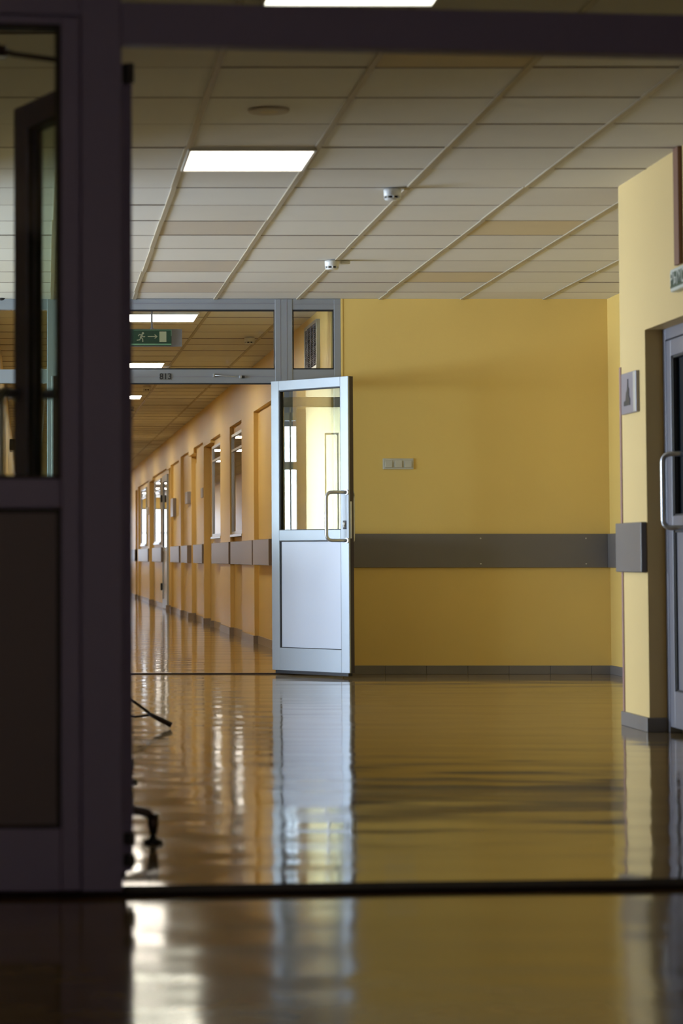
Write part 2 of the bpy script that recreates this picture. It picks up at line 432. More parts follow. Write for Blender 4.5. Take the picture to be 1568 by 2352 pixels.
# ------------------------------------------------------------------ corridor right wall with its bays
# (near px, far px, depth, top, kind)   px measured along the wall plane in the photograph
bays = [  # y_near, y_far, depth, z_top
    (19.9, yc(583), 0.045, 2.285),
    (yc(555), yc(528), 0.045, 2.285),
    (yc(506), yc(484), 0.045, 2.285),
    (yc(484), yc(468), 0.095, 2.25),
    (yc(466), yc(445), 0.04, 2.32),
    (yc(445), yc(433), 0.11, 2.25),
    (yc(433), yc(415), 0.04, 2.32),
    (yc(411), yc(392), 0.04, 2.29),
    (yc(391.5), yc(382), 0.10, 2.26),
    (yc(382), yc(350), 0.04, 2.29),
    (yc(350), yc(343), 0.09, 2.24),
    (yc(341), yc(317), 0.04, 2.28),
    (yc(316), yc(311), 0.09, 2.24),
]
b = MB(); T = 0.35
ycur = YF + 0.08
bb_ = MB()
prev = None
for (y0, y1, d, zt) in bays:
    if y0 > ycur + 1e-3:
        b.box(CW, CW + T, ycur, y0, 0, H); bb_.box(CW - 0.012, CW + 0.02, ycur, y0, 0, 0.078)
    b.box(CW + d, CW + T, y0, y1, 0, zt); b.box(CW, CW + T, y0, y1, zt, H)
    bb_.box(CW + d - 0.012, CW + d + 0.02, y0, y1 - 0.012, 0, 0.078)
    bb_.box(CW - 0.012, CW + d, y1 - 0.012, y1 + 0.001, 0, 0.078)
    ycur = y1
b.box(CW, CW + T, ycur, YE, 0, H); bb_.box(CW - 0.012, CW + 0.02, ycur, YE, 0, 0.078)
struct('wall_corridor_right', b, M['wall_corr'], 'amber corridor wall with shallow bays', 'wall', warp=cwarp)
struct('baseboard_corridor', bb_, M['base_c'], 'taupe tile skirting of the corridor', 'baseboard', warp=cwarp)
b = MB(); b.box(XCL - 0.2, XCL, YF + 0.02, 21.2, 0, H); b.box(XCL - 0.2, XCL, 22.4, YE, 0, H)
b.box(XCL - 0.2, XCL, 21.2, 22.4, 2.2, H); b.box(XCL - 0.2, XCL - 0.08, 21.2, 22.4, 0, 2.2)
struct('wall_corridor_left', b, M['wall_corr'], 'amber left wall of the corridor', 'wall', warp=cwarp)
b = MB(); b.box(-0.9, 2.6, YE, YE + 0.2, 0, 0.6); b.box(-0.9, 2.6, YE, YE + 0.2, 2.4, H); b.box(-0.9, -0.25, YE, YE + 0.2, .6, 2.4); b.box(1.75, 2.6, YE, YE + .2, .6, 2.4)
struct('wall_corridor_end', b, M['wall_corr'])
b = MB()
for x in (-0.25, 0.4, 1.05, 1.7): b.box(x, x + 0.05, YE + 0.05, YE + 0.1, 0.6, 2.4)
for z in (0.6, 1.6, 2.35): b.box(-0.25, 1.75, YE + 0.05, YE + 0.1, z, z + 0.05)
struct('window_4', b, M['alu'])

# corridor wall windows
def corr_window(n, px0, px1, z0=1.10, z1=2.195, zt=2.005, lab=''):
    y0, y1 = yc(px1) + 0.02, yc(px0) - 0.01          # px0 = far, px1 = near
    x = CW + 0.015; f = 0.03
    b = MB()
    b.box(x, x + 0.04, y0, y0 + f, z0, z1); b.box(x, x + 0.04, y1 - f, y1, z0, z1)
    b.box(x, x + 0.04, y0 + f, y1 - f, z0, z0 + f); b.box(x, x + 0.04, y0 + f, y1 - f, z1 - f, z1); b.box(x, x + 0.04, y0 + f, y1 - f, zt, zt + 0.025)
    w_ = b.build('window_%d' % n, M['steel'], warp=cwarp); w_['kind'] = 'structure'; w_['label'] = lab; w_['category'] = 'window'
    b = MB(); b.box(x + 0.016, x + 0.020, y0 + f, y1 - f, z0 + f, z1 - f)
    b.build('window_pane', M['glass_win'], w_, warp=cwarp)
    b = MB(); b.box(x - 0.02, x + 0.04, y0 - 0.01, y1 + 0.005, z0 - 0.03, z0 - 0.001, 0.004)
    b.build('window_sill', M['steel'], w_, warp=cwarp)
    b = MB(); b.box(x + 0.024, x + 0.029, y0 + f, y1 - f, z0 + f, z1 - f); b.build('blind', M['board'], w_, warp=cwarp)
corr_window(5, 528, 555, lab='first corridor window from the open door')
corr_window(6, 484, 506, lab='second corridor window from the open door')
corr_window(7, 352, 366, lab='third corridor window beside the glazed door')
corr_window(8, 322, 333, lab='farthest visible corridor window')
# glazed corridor door in the wall
y0, y1 = yc(381.5), yc(371); x = CW + 0.01
b = MB(); f = 0.07
b.box(x, x + 0.05, y0, y0 + f, 0.02, 2.2); b.box(x, x + 0.05, y1 - f, y1, 0.02, 2.2)
for za, zb in ((0.02, 0.16), (0.95, 1.02), (2.1, 2.2)): b.box(x, x + 0.05, y0 + f, y1 - f, za, zb)
d = b.build('door_4', M['alu_light'], warp=cwarp); d['kind'] = 'structure'; d['label'] = 'aluminium glazed door far down the corridor'; d['category'] = 'door'
b = MB(); b.box(x + 0.02, x + 0.026, y0 + f, y1 - f, 1.02, 2.1); b.build('door_glass', M['glass_win'], d, warp=cwarp)
b = MB(); b.box(x + 0.032, x + 0.037, y0 + f, y1 - f, 1.02, 2.1); b.build('blind', M['board'], d, warp=cwarp)
b = MB(); b.box(x + 0.015, x + 0.03, y0 + f, y1 - f, 0.16, 0.95); b.build('door_panel', M['panel'], d, warp=cwarp)
for z in (0.36, 1.83):
    b = MB(); b.box(x - 0.03, x, y1 - 0.03, y1 + 0.06, z - 0.06, z + 0.06, 0.008); b.build('hinge', M['black'], d, warp=cwarp)
# plain doors at the back of the niches
for n, (a, c, dd, zt) in zip((5, 6, 7, 8), ((484, 468, .095, 2.25), (445, 433, .11, 2.25), (391.5, 382, .10, 2.26), (350, 343, .09, 2.24))):
    b = MB(); b.box(CW + dd - 0.014, CW + dd - 0.002, yc(a) + .05, yc(c) - .03, 0.0, zt - 0.1)
    o = b.build('door_%d' % n, M['cream'], warp=cwarp); o['kind'] = 'structure'
    b = MB(); b.box(CW + dd - 0.05, CW + dd - 0.014, yc(a) + .1, yc(a) + .22, 1.02, 1.04, 0.004); b.build('door_handle', M['steel'], o, warp=cwarp)

# wall guard panels along the corridor
guards = [(585, 621.5, 0.045, 'nearest to the open door leaf'), (533, 582.5, 0.0, 'under the first corridor window'),
          (489, 528.5, 0.0, 'under the second corridor window'), (446.5, 467, 0.04, 'between the two dark door niches'),
          (418, 432.5, 0.04, 'darkest one, just past the second niche'), (393.5, 413.5, 0.0, 'below the upright notice plate'),
          (351.5, 372, 0.04, 'under the third window by the glazed door'), (319.5, 341.5, 0.04, 'under the farthest window'),
          (302, 311, 0.0, 'at the edge of the dark post')]
for pa, pb, d, where in guards:
    ya, yb = yc(pb), yc(pa)
    b = MB()
    b.box(CW + min(d, 0.0) - 0.022, CW + max(d, 0.045), ya, yb, 0.773, 1.018, 0.006)
    o = b.build('wall_guard', M['bumper_c'], warp=cwarp)
    tag(o, 'grey wall guard panel on the corridor wall, ' + where, 'wall guard', 'grey guard panels along the corridor wall')

# small plates on the corridor wall
def cplate(pa, pb, ya, yb, m, lab, cat, nm, d=0.0, th=0.02):
    Y0, Y1 = yc(pb), yc(pa); Ym = (Y0 + Y1) / 2
    b = MB(); b.box(CW + d - th, CW + d, Y0, Y1, az(yb, Ym), az(ya, Ym), 0.003)
    return tag(b.build(nm, m, warp=cwarp), lab, cat)
cplate(462.5, 466.8, 1121, 1143, M['plate'], 'small grey door plate beside the nearest dark door niche', 'sign', 'door_plate', 0.04, 0.05)
cplate(426.5, 431.5, 1130, 1157, M['plate'], 'grey door plate just past the second door niche', 'sign', 'door_plate', 0.04, 0.05)
cplate(393, 398.5, 1145, 1187, M['plate'], 'tall grey notice plate on the corridor wall', 'sign', 'notice_plate', 0.04, 0.05)
cplate(337, 341, 1165, 1182, M['paper'], 'tiny white plate next to the farthest window', 'sign', 'door_plate', 0.04, 0.05)
b = MB(); b.box(XCL + 0.0, XCL + 0.09, 31.6, 32.2, 2.27, 2.42, 0.01)
tag(b.build('wall_box', M['black'], warp=cwarp), 'dark box high on the left corridor wall, seen through the side glass', 'box')

# ventilation grille high on the corridor wall
gy0, gy1, gz0, gz1 = yc(737), yc(708.5), 2.29, 2.665
g = thing('ventilation_grille', 'grey slatted ventilation grille behind the small transom pane', 'vent', (CW, (gy0 + gy1) / 2, gz0))
def G(v): v = cwarp(v); return v - Vector((CW, (gy0 + gy1) / 2, gz0))
b = MB()
for (a, c, e, f_) in ((gy0, gy0 + .025, gz0, gz1), (gy1 - .025, gy1, gz0, gz1), (gy0, gy1, gz0, gz0 + .025), (gy0, gy1, gz1 - .025, gz1)):
    b.box(CW - 0.03, CW, a, c, e, f_, 0.002)
b.build('frame', M['steel'], g, warp=G)
b = MB()
for k in range(23):
    z = gz0 + 0.03 + k * 0.0145
    b.quad([(CW - 0.026, gy0 + .02, z), (CW - 0.026, gy1 - .02, z), (CW - 0.006, gy1 - .02, z + .009), (CW - 0.006, gy0 + .02, z + .009)])
    b.quad([(CW - 0.026, gy0 + .02, z), (CW - 0.026, gy0 + .02, z - .0015), (CW - 0.026, gy1 - .02, z - .0015), (CW - 0.026, gy1 - .02, z)])
b.build('slat', M['plate'], g, warp=G)
b = MB(); b.box(CW - 0.004, CW - 0.001, gy0 + .01, gy1 - .01, gz0 + .01, gz1 - .01)
b.build('backing', M['black'], g, warp=G)
for k in range(1, 4):
    y = gy0 + (gy1 - gy0) * k / 4; MB().box(CW - 0.029, CW - 0.024, y - .006, y + .006, gz0 + .02, gz1 - .02).build('mullion', M['plate'], g, warp=G)

# ------------------------------------------------------------------ wall guards, skirting of the hall
b = MB()
b.box(XC + 0.01, XR2 - 0.021, YF - 0.022, YF, 0.772, 1.018, 0.004)
tag(b.build('wall_guard', M['bumper']), 'long dark grey wall guard board across the yellow wall', 'wall guard')
b = MB(); b.box(XR2 - 0.022, XR2, 12.3, YF - 0.001, 0.772, 1.018, 0.004)
tag(b.build('wall_guard', M['bumper']), 'short visible strip of grey wall guard in the corner behind the cream wall', 'wall guard')
b = MB(); b.box(XR - 0.03, XR, DYF + 0.005, YR + 0.02, 0.772, 1.018, 0.005)
tag(b.build('wall_guard', M['bumper']), 'grey wall guard piece on the cream wall under the plaque', 'wall guard')
g1 = MB()
for yy in (0.80, 0.985):
    for X in (XR2 - 0.18, XC + 1.0): g1.cyl((X, YF - 0.023, yy), 0.006, 0.004, 'Y', 12)
tag(g1.build('guard_screws', M['steel']), 'four small screw heads on the long grey wall guard', 'screws', kind='stuff')
b = MB(); x = XC + 0.0
while x < XR2 - 0.01:
    x2 = min(x + 0.3, XR2); b.box(x + 0.001, x2 - 0.001, YF - 0.012, YF, 0, 0.062, 0.002); x = x2
struct('baseboard_far', b, M['base'], 'grey tile skirting under the yellow wall', 'baseboard')
b = MB(); b.box(XR2 - 0.012, XR2, 12.3, YF - 0.012, 0, 0.064, 0.002)
b.box(XR - 0.014, XR, DYF, YR + 0.014, 0, 0.07, 0.003); b.box(XR - 0.014, DXD, DYF - 0.012, DYF, 0, 0.07, 0.003)
b.box(XR - 0.014, XR, YN + .3, DYN, 0, 0.07, 0.003)
struct('baseboard_right', b, M['base'], 'grey skirting along the cream wall', 'baseboard')
b = MB(); b.box(XR - 0.004, XR + 0.03, YR, YR + 0.006, 0.02, 1.81); b.box(XR - 0.005, XR, YR - 0.022, YR + 0.006, 0.02, 1.81)
struct('trim_3', b, M['mauve'], 'mauve corner guard on the end of the cream wall', 'corner guard')

# ------------------------------------------------------------------ ceiling lights
def lamp(x0, x1, y0, y1, label, m, group, warp=None):
    cx_, cy_ = (x0 + x1) / 2, (y0 + y1) / 2
    if warp: p = warp(Vector((cx_, cy_, 0))); cx_, cy_ = p.x, p.y
    hx, hy = (x1 - x0) / 2, (y1 - y0) / 2
    t = thing('ceiling_light', label, 'ceiling light', (cx_, cy_, H - 0.012), 0, group)
    b = MB(); f = 0.012
    b.box(-hx, hx, -hy, -hy + f, -0.004, 0.02); b.box(-hx, hx, hy - f, hy, -0.004, 0.02)
    b.box(-hx, -hx + f, -hy + f, hy - f, -0.004, 0.02); b.box(hx - f, hx, -hy + f, hy - f, -0.004, 0.02)
    b.build('frame', M['plastic'], t)
    b = MB(); b.box(-hx + f, hx - f, -hy + f, hy - f, 0.0, 0.01); b.build('diffuser', m, t)
    return t
lamp(TX0 + .003, TX0 + .597, TY0 - .597, TY0 - .003, 'bright square ceiling light in the middle of the hall ceiling', M['diff'], 'square panels in the hall ceiling')
lamp(ax(600, 8.1) , ax(600, 8.1) + .594, 7.46, 8.05, 'ceiling light cut by the top edge of the picture', M['diff'], 'square panels in the hall ceiling')
first = None
wheres = ['nearest corridor ceiling light, behind the hanging exit sign', 'second corridor ceiling light, seen low in the transom', 'third corridor ceiling light, just below the door number rail']
for k, y in enumerate(cl):
    lab = wheres[k] if k < 3 else 'bright square ceiling light far down the corridor, hidden by the dark post from here'
    lamp(0.612, 1.206, y - .0, y + .594, lab, M['diff_c'], 'square panels in the corridor ceiling', cwarp)

# ceiling devices
def smoke(x, y, lab, r=0.044):
    t = thing('smoke_detector', lab, 'smoke detector', (x, y, H - 0.007))
    MB().lathe((0, 0, 0), [(r * 1.02, 0), (r * 1.02, -0.012), (r, -0.03), (r * 0.96, -0.036)]).build('base', M['plastic'], t)
    b = MB()
    for k in range(8):
        a = 2 * math.pi * k / 8; c, s = math.cos(a) * r * .86, math.sin(a) * r * .86
        b.cyl((c, s, -0.041), 0.005, 0.011, 'Z', 8)
    b.build('rib', M['plastic'], t)
    MB().lathe((0, 0, 0), [(r * .70, -0.036), (r * .70, -0.047)]).build('sensor_chamber', M['black'], t)
    MB().lathe((0, 0, 0), [(r * .92, -0.047), (r * .86, -0.053), (r * 0.4, -0.055)]).build('cap', M['plastic'], t)
    return t
smoke(ax(907, 12.15), 12.15, 'white round smoke detector nearer the hall ceiling light')
smoke(ax(766, 15.1), 15.1, 'white round smoke detector closest to the far screen')
c1 = cwarp(Vector((ax(338, 25.9), 25.9, 0)))
smoke(ax(575, 20.4), 20.4, 'small smoke detector seen through the wide transom pane')
smoke(ax(338, 26.2), 26.2, 'small smoke detector in the corridor under the door number')
smoke(ax(300, 29.8), 29.8, 'small detector on the corridor ceiling against the dark post')
b = MB(); b.box(-0.03, 0.03, -0.02, 0.02, -0.018, 0, 0.004)
o = b.build('indicator_box', M['plastic'], loc=(ax(797, 15.12), 15.12, H - 0.005)); tag(o, 'small white indicator box beside the far smoke detector', 'indicator box')
t = thing('ceiling_speaker', 'round flush ceiling speaker in front of the hall light', 'speaker', (ax(622, 10.0), 10.0, H - 0.001))
MB().lathe((0, 0, 0), [(0.088, 0), (0.086, -0.008), (0.078, -0.010)], 40).build('rim', M['tile_beige'], t)
MB().lathe((0, 0, 0), [(0.077, -0.008), (0.03, -0.0105)], 40).build('grille', M['tile_yellow'], t)

# ------------------------------------------------------------------ hanging exit sign in the corridor
ey = 18.02
t = thing('exit_sign', 'green hanging exit sign with running man, arrow and door', 'exit sign', (ax(395, ey) - 0.19, ey, 0))
ez0, ez1 = az(794, ey), az(757, ey)
tx = t.location.x
b = MB(); b.box(-0.19, 0.19, -0.015, 0.015, ez0, ez1, 0.003); b.build('housing', M['green'], t)
b = MB(); b.box(-0.188, 0.188, -0.0175, -0.0155, ez0 + .004, ez0 + .014); b.box(-0.1, 0.188, -0.0175, -0.0155, ez1 - .007, ez1 - .003)
b.box(0.185, 0.189, -0.0175, -0.0155, ez1 - .05, ez1 - .003)
b.build('light_edge', M['pale_green'], t)
b = MB(); b.box(-0.26, ax(420, ey) - tx, 0.020, 0.026, ez0 - .006, ez1 + .006, 0.002); b.build('back_plate', M['plate'], t)
b = MB(); rx = ax(350, ey) - tx
b.cyl((rx, 0.0, (ez1 + H) / 2), 0.008, H - ez1 - 0.002, 'Z', 12); b.cyl((rx, 0, ez1 + .006), 0.016, 0.012, 'Z', 12); b.cyl((rx, 0, H - .01), 0.02, 0.018, 'Z', 16)
b.build('suspension_rod', M['plate'], t)
def pp(px, py): return (ax(px, ey) - tx, az(py, ey))
def stroke(mb, pts, w_, y=-0.018):
    for (x0, z0), (x1, z1) in zip(pts, pts[1:]):
        dx, dz = x1 - x0, z1 - z0; L = math.hypot(dx, dz) or 1e-6; nx, nz = -dz / L * w_ / 2, dx / L * w_ / 2
        ex, e2 = dx / L * w_ * .3, dz / L * w_ * .3
        mb.poly([(x0 + nx - ex, z0 + nz - e2), (x1 + nx + ex, z1 + nz + e2), (x1 - nx + ex, z1 - nz + e2), (x0 - nx - ex, z0 - nz - e2)], y, y + 0.002)
b = MB()
hx_, hz_ = pp(329, 766); b.cyl((hx_, -0.017, hz_), 0.0085, 0.002, 'Y', 20)
stroke(b, [pp(326.5, 769.5), pp(324, 776)], 0.014)                       # trunk
stroke(b, [pp(326, 770), pp(321, 768.5), pp(318.5, 772)], 0.0065)       # rear arm
stroke(b, [pp(327, 771), pp(329, 774), pp(333.5, 773.8)], 0.0065)       # front arm
stroke(b, [pp(324, 776), pp(321.5, 781), pp(315.5, 781.8)], 0.007)      # rear leg
stroke(b, [pp(325, 776), pp(328.5, 779.5), pp(328.8, 785.5)], 0.007)    # front leg
b.build('running_man', M['picto'], t)
b = MB(); stroke(b, [pp(340.5, 773.5), pp(361, 773.5)], 0.006); stroke(b, [pp(356.5, 769.5), pp(361.5, 773.5), pp(356.5, 777.5)], 0.006)
b.build('arrow', M['picto'], t)
b = MB(); (xa, za), (xb, zb) = pp(367, 786), pp(383, 762); b.box(xa, xb, -0.018, -0.0155, za, zb); b.build('door_symbol', M['picto'], t)

# ------------------------------------------------------------------ far aluminium screen
def zf(py): return az(py, YF)
def xf(px): return ax(px, YF)
Y0s, Y1s = YF + 0.0, YF + 0.07
fs = thing('glazed_screen', 'grey aluminium screen with transom panes around the corridor opening', 'glazed screen', (xf(400), YF + .035, 0))
def loc_(v): return v - Vector((xf(400), YF + .035, 0))
zt0, zt1 = zf(847), zf(715)     # transom glass
zh = zf(880)                    # underside of the head
b = MB()
xl = XCL + 0.01; bv = 0.003
b.box(xl, XC - 0.004, Y0s, Y1s, zt1 + .012, H, bv)                  # head rail
b.box(xl, xf(640), Y0s, Y1s, zh, zt0 - .004, bv)                      # transom rail
b.box(xf(640), XC - 0.004, Y0s, Y1s, zh, zt0 - .004, bv)
b.box(xf(634), xf(674), Y0s - .004, Y1s, 0, H - 0.002, bv)            # centre post
b.box(xf(770), XC - 0.004, Y0s - .002, Y1s + .001, 0, H - .002, bv)                 # right stile
b.box(xf(108), xf(136), Y0s - .004, Y1s, 0, H - .002, bv)             # left post
b.box(xl, xl + .05, Y0s, Y1s, 0, H, bv)
b.box(xl, xf(108), Y0s, Y1s, .967, 1.043, bv); b.box(xl, xf(108), Y0s, Y1s, 0, .15, bv)
b.box(xf(674), xf(770), Y0s, Y1s, .967, 1.043, bv); b.box(xf(674), xf(770), Y0s, Y1s, 0, .15, bv)
b.build('frame', M['alu'], fs, warp=loc_)
b = MB()   # bead lines
for (pa, pb, za, zb) in ((136, 633, zt0, zt1), (675, 769, zt0, zt1)):
    xa, xb = xf(pa), xf(pb); g_ = 0.006
    b.box(xa, xb, Y0s + .001, Y0s + .02, za - .006, za + .004); b.box(xa, xb, Y0s + .001, Y0s + .02, zb, zb + .012)
    b.box(xa, xa + g_, Y0s + .001, Y0s + .02, za, zb); b.box(xb - g_, xb, Y0s + .001, Y0s + .02, za, zb)
b.box(xf(136), xf(634), Y0s + .004, Y0s + .03, zh - .008, zh, 0)
b.build('gasket', M['gasket'], fs, warp=loc_)
for nm, pa, pb, za, zb in (('transom_pane', 136, 633, zt0, zt1), ('transom_pane', 675, 769, zt0, zt1), ('transom_pane', 90, 108, zt0, zt1), ('side_pane', -12, 108, 1.043, zh), ('side_pane', 675, 769, 1.043, zh)):
    xa = max(xf(pa), xl + .05) if pa < 100 else xf(pa)
    b = MB(); b.box(xa, xf(pb), Y0s + .03, Y0s + .036, za, zb); b.build(nm, M['glass'], fs, warp=loc_)
for pa, pb in ((-12, 108), (675, 769)):
    b = MB(); b.box(max(xf(pa), xl + .05), xf(pb), Y0s + .02, Y0s + .05, .15, .967); b.build('infill_panel', M['panel'], fs, warp=loc_)
# profile lines (shallow steps)
b = MB()
for (pa, pb, za) in ((136, 634, zf(697)), (675, 786, zf(699)), (136, 634, zf(865))): b.box(xf(pa), xf(pb), Y0s - .003, Y0s + .001, za - .0015, za + .0015)
for px_ in (646, 661): b.box(xf(px_) - .0015, xf(px_) + .0015, Y0s - .0055, Y0s - .003, zt0 - .1, H)
b.build('profile_line', M['plate'], fs, warp=loc_)
# room number plate 813
sp = tag(MB().box(xf(367.5), xf(394.5), Y0s - .005, Y0s - .001, zf(873), zf(857.5), .001).build('number_plate', M['label']), 'small grey number plate reading 813 on the head rail', 'number sign')
tx_ = text_mesh('813', 0.060, M['ink'], 'digits', sp, 0.0006)
tx_.location = (xf(381), Y0s - .0062, zf(865.2)); tx_.rotation_euler = (math.pi / 2, 0, 0); tx_.scale = (1.0, 1.0, 1)
tx_.matrix_parent_inverse = sp.matrix_world.inverted()
# closer arm bracket on the head rail
ca = thing('closer_arm', 'thin metal door closer arm on the head rail right of the number', 'door closer', (xf(525), Y0s - .02, zf(865)))
def cl_(v): return v - Vector((xf(525), Y0s - .02, zf(865)))
MB().tube([(xf(492), Y0s - .02, zf(862.5)), (xf(520), Y0s - .022, zf(864.5)), (xf(552), Y0s - .02, zf(866.5))], 0.004, 8).build('rod', M['steel'], ca, warp=cl_)
b = MB(); b.box(xf(490), xf(493.5), Y0s - .026, Y0s - .002, zf(867), zf(859), .002); b.build('bracket', M['steel'], ca, warp=cl_); b = MB(); b.box(xf(551), xf(556), Y0s - .028, Y0s - .002, zf(869.5), zf(862.5), .003); b.build('bracket', M['steel'], ca, warp=cl_)
b = MB(); b.box(xf(557), xf(563), Y0s - .02, Y0s - .002, zf(869), zf(863.5), .002); b.build('end_stop', M['black'], ca, warp=cl_)
# threshold
b = MB(); b.box(xf(136), XC - .004, YF - .03, YF + .05, 0, 0.008, .003)
struct('trim_4', b, M['dark_metal'], 'thin dark threshold strip under the far screen', 'threshold')
b = MB(); b.box(xf(370), xf(393), YF - .031, YF + .02, 0.008, 0.0105, .001)
tag(b.build('floor_strip_tape', M['paper']), 'short bright piece of tape on the far threshold', 'tape')
b = MB(); b.box(XC - .004, XC + .012, YF - .004, YF + .07, 0.062, H, .002)
struct('trim_5', b, M['wall'])
# dome camera
t = thing('dome_camera', 'dark dome security camera on white mount above the side glass', 'security camera', (ax(3, YF - .06), YF - .06, zf(683)))
b = MB(); b.box(-0.03, 0.03, 0.0, 0.058, -0.0, 0.03, .005); b.cyl((0, 0, 0.012), 0.03, 0.02); b.build('mount', M['plastic'], t)
MB().lathe((0, 0, 0), [(0.028, 0.002), (0.027, -.01), (0.02, -.023), (0.008, -.029), (0.001, -.03)]).build('dome', M['black'], t)

# ------------------------------------------------------------------ door leaves (origin at hinge line, width along +X, front face -Y)
def leaf(name, label, hinge, ang, W, ztop, zbot, fr, pan, glass, st=0.075, arm=.12, hr=.0125, hinges=True):
    t = thing(name, label, 'door', (hinge[0], hinge[1], 0), ang)
    T2 = 0.025; bv = 0.003
    g0, g1, p0, p1 = 1.043, ztop - 0.07, 0.196, 0.967
    b = MB()
    b.box(0, st, -T2, T2, zbot, ztop, bv); b.box(W - st, W, -T2, T2, zbot, ztop, bv)
    b.box(st - .001, W - st + .001, -T2, T2, zbot, p0, bv); b.box(st - .001, W - st + .001, -T2, T2, p1, g0, bv); b.box(st - .001, W - st + .001, -T2, T2, g1, ztop, bv)
    b.build('frame', fr, t)
    b = MB()
    for (a, c) in ((g0, g1), (p0, p1)):
        q = 0.008
        for s in (-1, 1):
            ya, yb = (s * 0.006, s * 0.021)
            b.box(st, st + q, min(ya, yb), max(ya, yb), a, c); b.box(W - st - q * .5, W - st, min(ya, yb), max(ya, yb), a, c)
            b.box(st, W - st, min(ya, yb), max(ya, yb), a, a + q * .6); b.box(st, W - st, min(ya, yb), max(ya, yb), c - q, c)
    b.build('gasket', M['gasket'], t)
    MB().box(st, W - st, -.003, .003, g0, g1).build('glass_pane', glass, t)
    MB().box(st, W - st, -.012, .012, p0, p1).build('infill_panel', pan, t)
    # edge profile: dark rebate along the free edge
    b = MB(); b.box(W - .001, W + .002, -.010, T2 + .001, zbot + .001, ztop - .001); b.build('edge_rebate', M['dark_metal'], t)
    b = MB(); b.box(W + .001, W + .0045, -.012, .004, 0.98, 1.24, .001); b.build('lock_plate', M['steel'], t)
    for s in (-1, 1):
        xh = W - 0.018; y = s * T2
        pts = [(xh, y, 1.305), (xh - .085, y + s * arm, 1.305), (xh - .085, y + s * arm, .965), (xh, y, .965)]
        b = MB(); b.tube(rounded_path(pts, .045, 8), hr, 14)
        h = b.build('pull_handle', M['steel'], t)
        for z in (1.305, .965): MB().cyl((xh, y + s * .004, z), .019, .008, 'Y', 20).build('rose', M['steel'], h)
    lk = MB().box(W - .052, W - .022, -T2 - .004, -T2 + .001, 1.045, 1.105, .002).build('lock_escutcheon', M['black'], t)
    b = MB(); b.cyl((W - .037, -T2 - .008, 1.083), .0095, .01, 'Y', 20); b.box(W - .0415, W - .0325, -T2 - .0125, -T2 - .003, 1.058, 1.083, .002); b.build('key_cylinder', M['plastic'], lk)
    MB().box(st * .4, W - st * .2, -T2 + .003, T2 - .003, zbot - .022, zbot + .001).build('brush_seal', M['gasket'], t)
    for z in (0.25, 1.1, 1.95):
        if not hinges: break
        b = MB(); b.cyl((-.004, T2 + .0, z), .009, .09, 'Z', 12); b.build('hinge', M['alu'], t)
    return t
hx, hy = ax(629, YF - .05), YF - .05
leaf('door_leaf', 'pale blue-grey open door leaf with glass above a white panel', (hx, hy), math.radians(-47.5), 0.728, 2.125, 0.034, M['alu_light'], M['panel'], M['glass_leaf'])
leaf('door_leaf', 'open grey door leaf seen almost edge-on through the side glass', (ax(138, YF - .05), YF - .05), math.radians(-93.5), 0.70, 2.115, 0.034, M['alu'], M['panel'], M['glass'])

# ------------------------------------------------------------------ light switch
t = thing('light_switch', 'ivory triple light switch on the yellow wall', 'light switch', (xf(915.5), YF, zf(1065.5)))
MB().box(-.112, .112, -.010, 0, -.0395, .0395, .003).build('cover_plate', M['switch'], t)
for k in (-1, 0, 1):
    b = MB(); b.box(k * .071 - .0265, k * .071 + .0265, -.0165, -.009, -.0265, .0265, .003)
    for v in b.bm.verts:
        if v.co.y < -.014: v.co.y += 0.004 * (v.co.z / .0265)
    b.build('rocker', M['switch'], t)

# ------------------------------------------------------------------ plaque on the cream wall (lies in the plane X=XR)
pz0, pz1, py0, py1 = az(947, 11.78), az(852, 11.78), FPX * XR / (1471 - CX), FPX * XR / (1437 - CX)
t = thing('wall_plaque', 'grey plaque with a dark upright silhouette on the cream wall', 'plaque', (XR, (py0 + py1) / 2, (pz0 + pz1) / 2))
hw, hh = (py1 - py0) / 2, (pz1 - pz0) / 2
MB().box(-.018, 0, -hw, hw, -hh, hh, .003).build('board', M['plate'], t)
MB().box(-.0195, -.0175, -hw + .004, -hw + .05, -hh + .004, hh - .004, .0008).build('side_stripe', M['switch'], t)
b = MB()   # silhouette: tapering tower on a wide foot
pts = [(.075, -.062), (-.045, -.062), (-.045, -.03), (-.03, -.02), (-.025, .02), (-.012, .03), (-.008, .07), (.0, .07), (.008, .02), (.03, .0), (.04, -.035), (.075, -.042)]
a = [b.bm.verts.new((-.0205, y + .01, z)) for y, z in pts]; c = [b.bm.verts.new((-.018, y + .01, z)) for y, z in pts]
b.bm.faces.new(a); b.bm.faces.new(c[::-1])
for i in range(len(a)): b.bm.faces.new((a[i], c[i], c[(i + 1) % len(a)], a[(i + 1) % len(a)]))
b.build('silhouette', M['ink'], t)

# ------------------------------------------------------------------ exit lettering sign above the right-hand door
sy1 = FPX * (XR - .04) / (1545 - CX)
t = thing('exit_sign', 'green and white exit sign with Cyrillic lettering above the right-hand door', 'exit sign', (XR, sy1 - .17, az(641, sy1) - .010))
MB().box(-.04, 0, -.17, .17, -.052, .052, .006).build('housing', M['sign_white'], t)
MB().box(-.042, -.039, -.16, .16, -.036, .036, .001).build('green_face', M['green_dim'], t)
tt = text_mesh('ВЫХОД', 0.085, M['sign_white'], 'lettering', t, 0.0006)
tt.location = (-.0432, 0, -.002); tt.rotation_euler = (math.pi / 2, 0, -math.pi / 2)
b = MB(); b.box(XR - .02, XR, FPX * XR / (1567.5 - CX) - .06, FPX * XR / (1564.5 - CX), az(641, sy1) + .062, H, .002)
tag(b.build('cable_trunking', M['brown']), 'brown cable trunking running up from the exit sign', 'cable trunking')

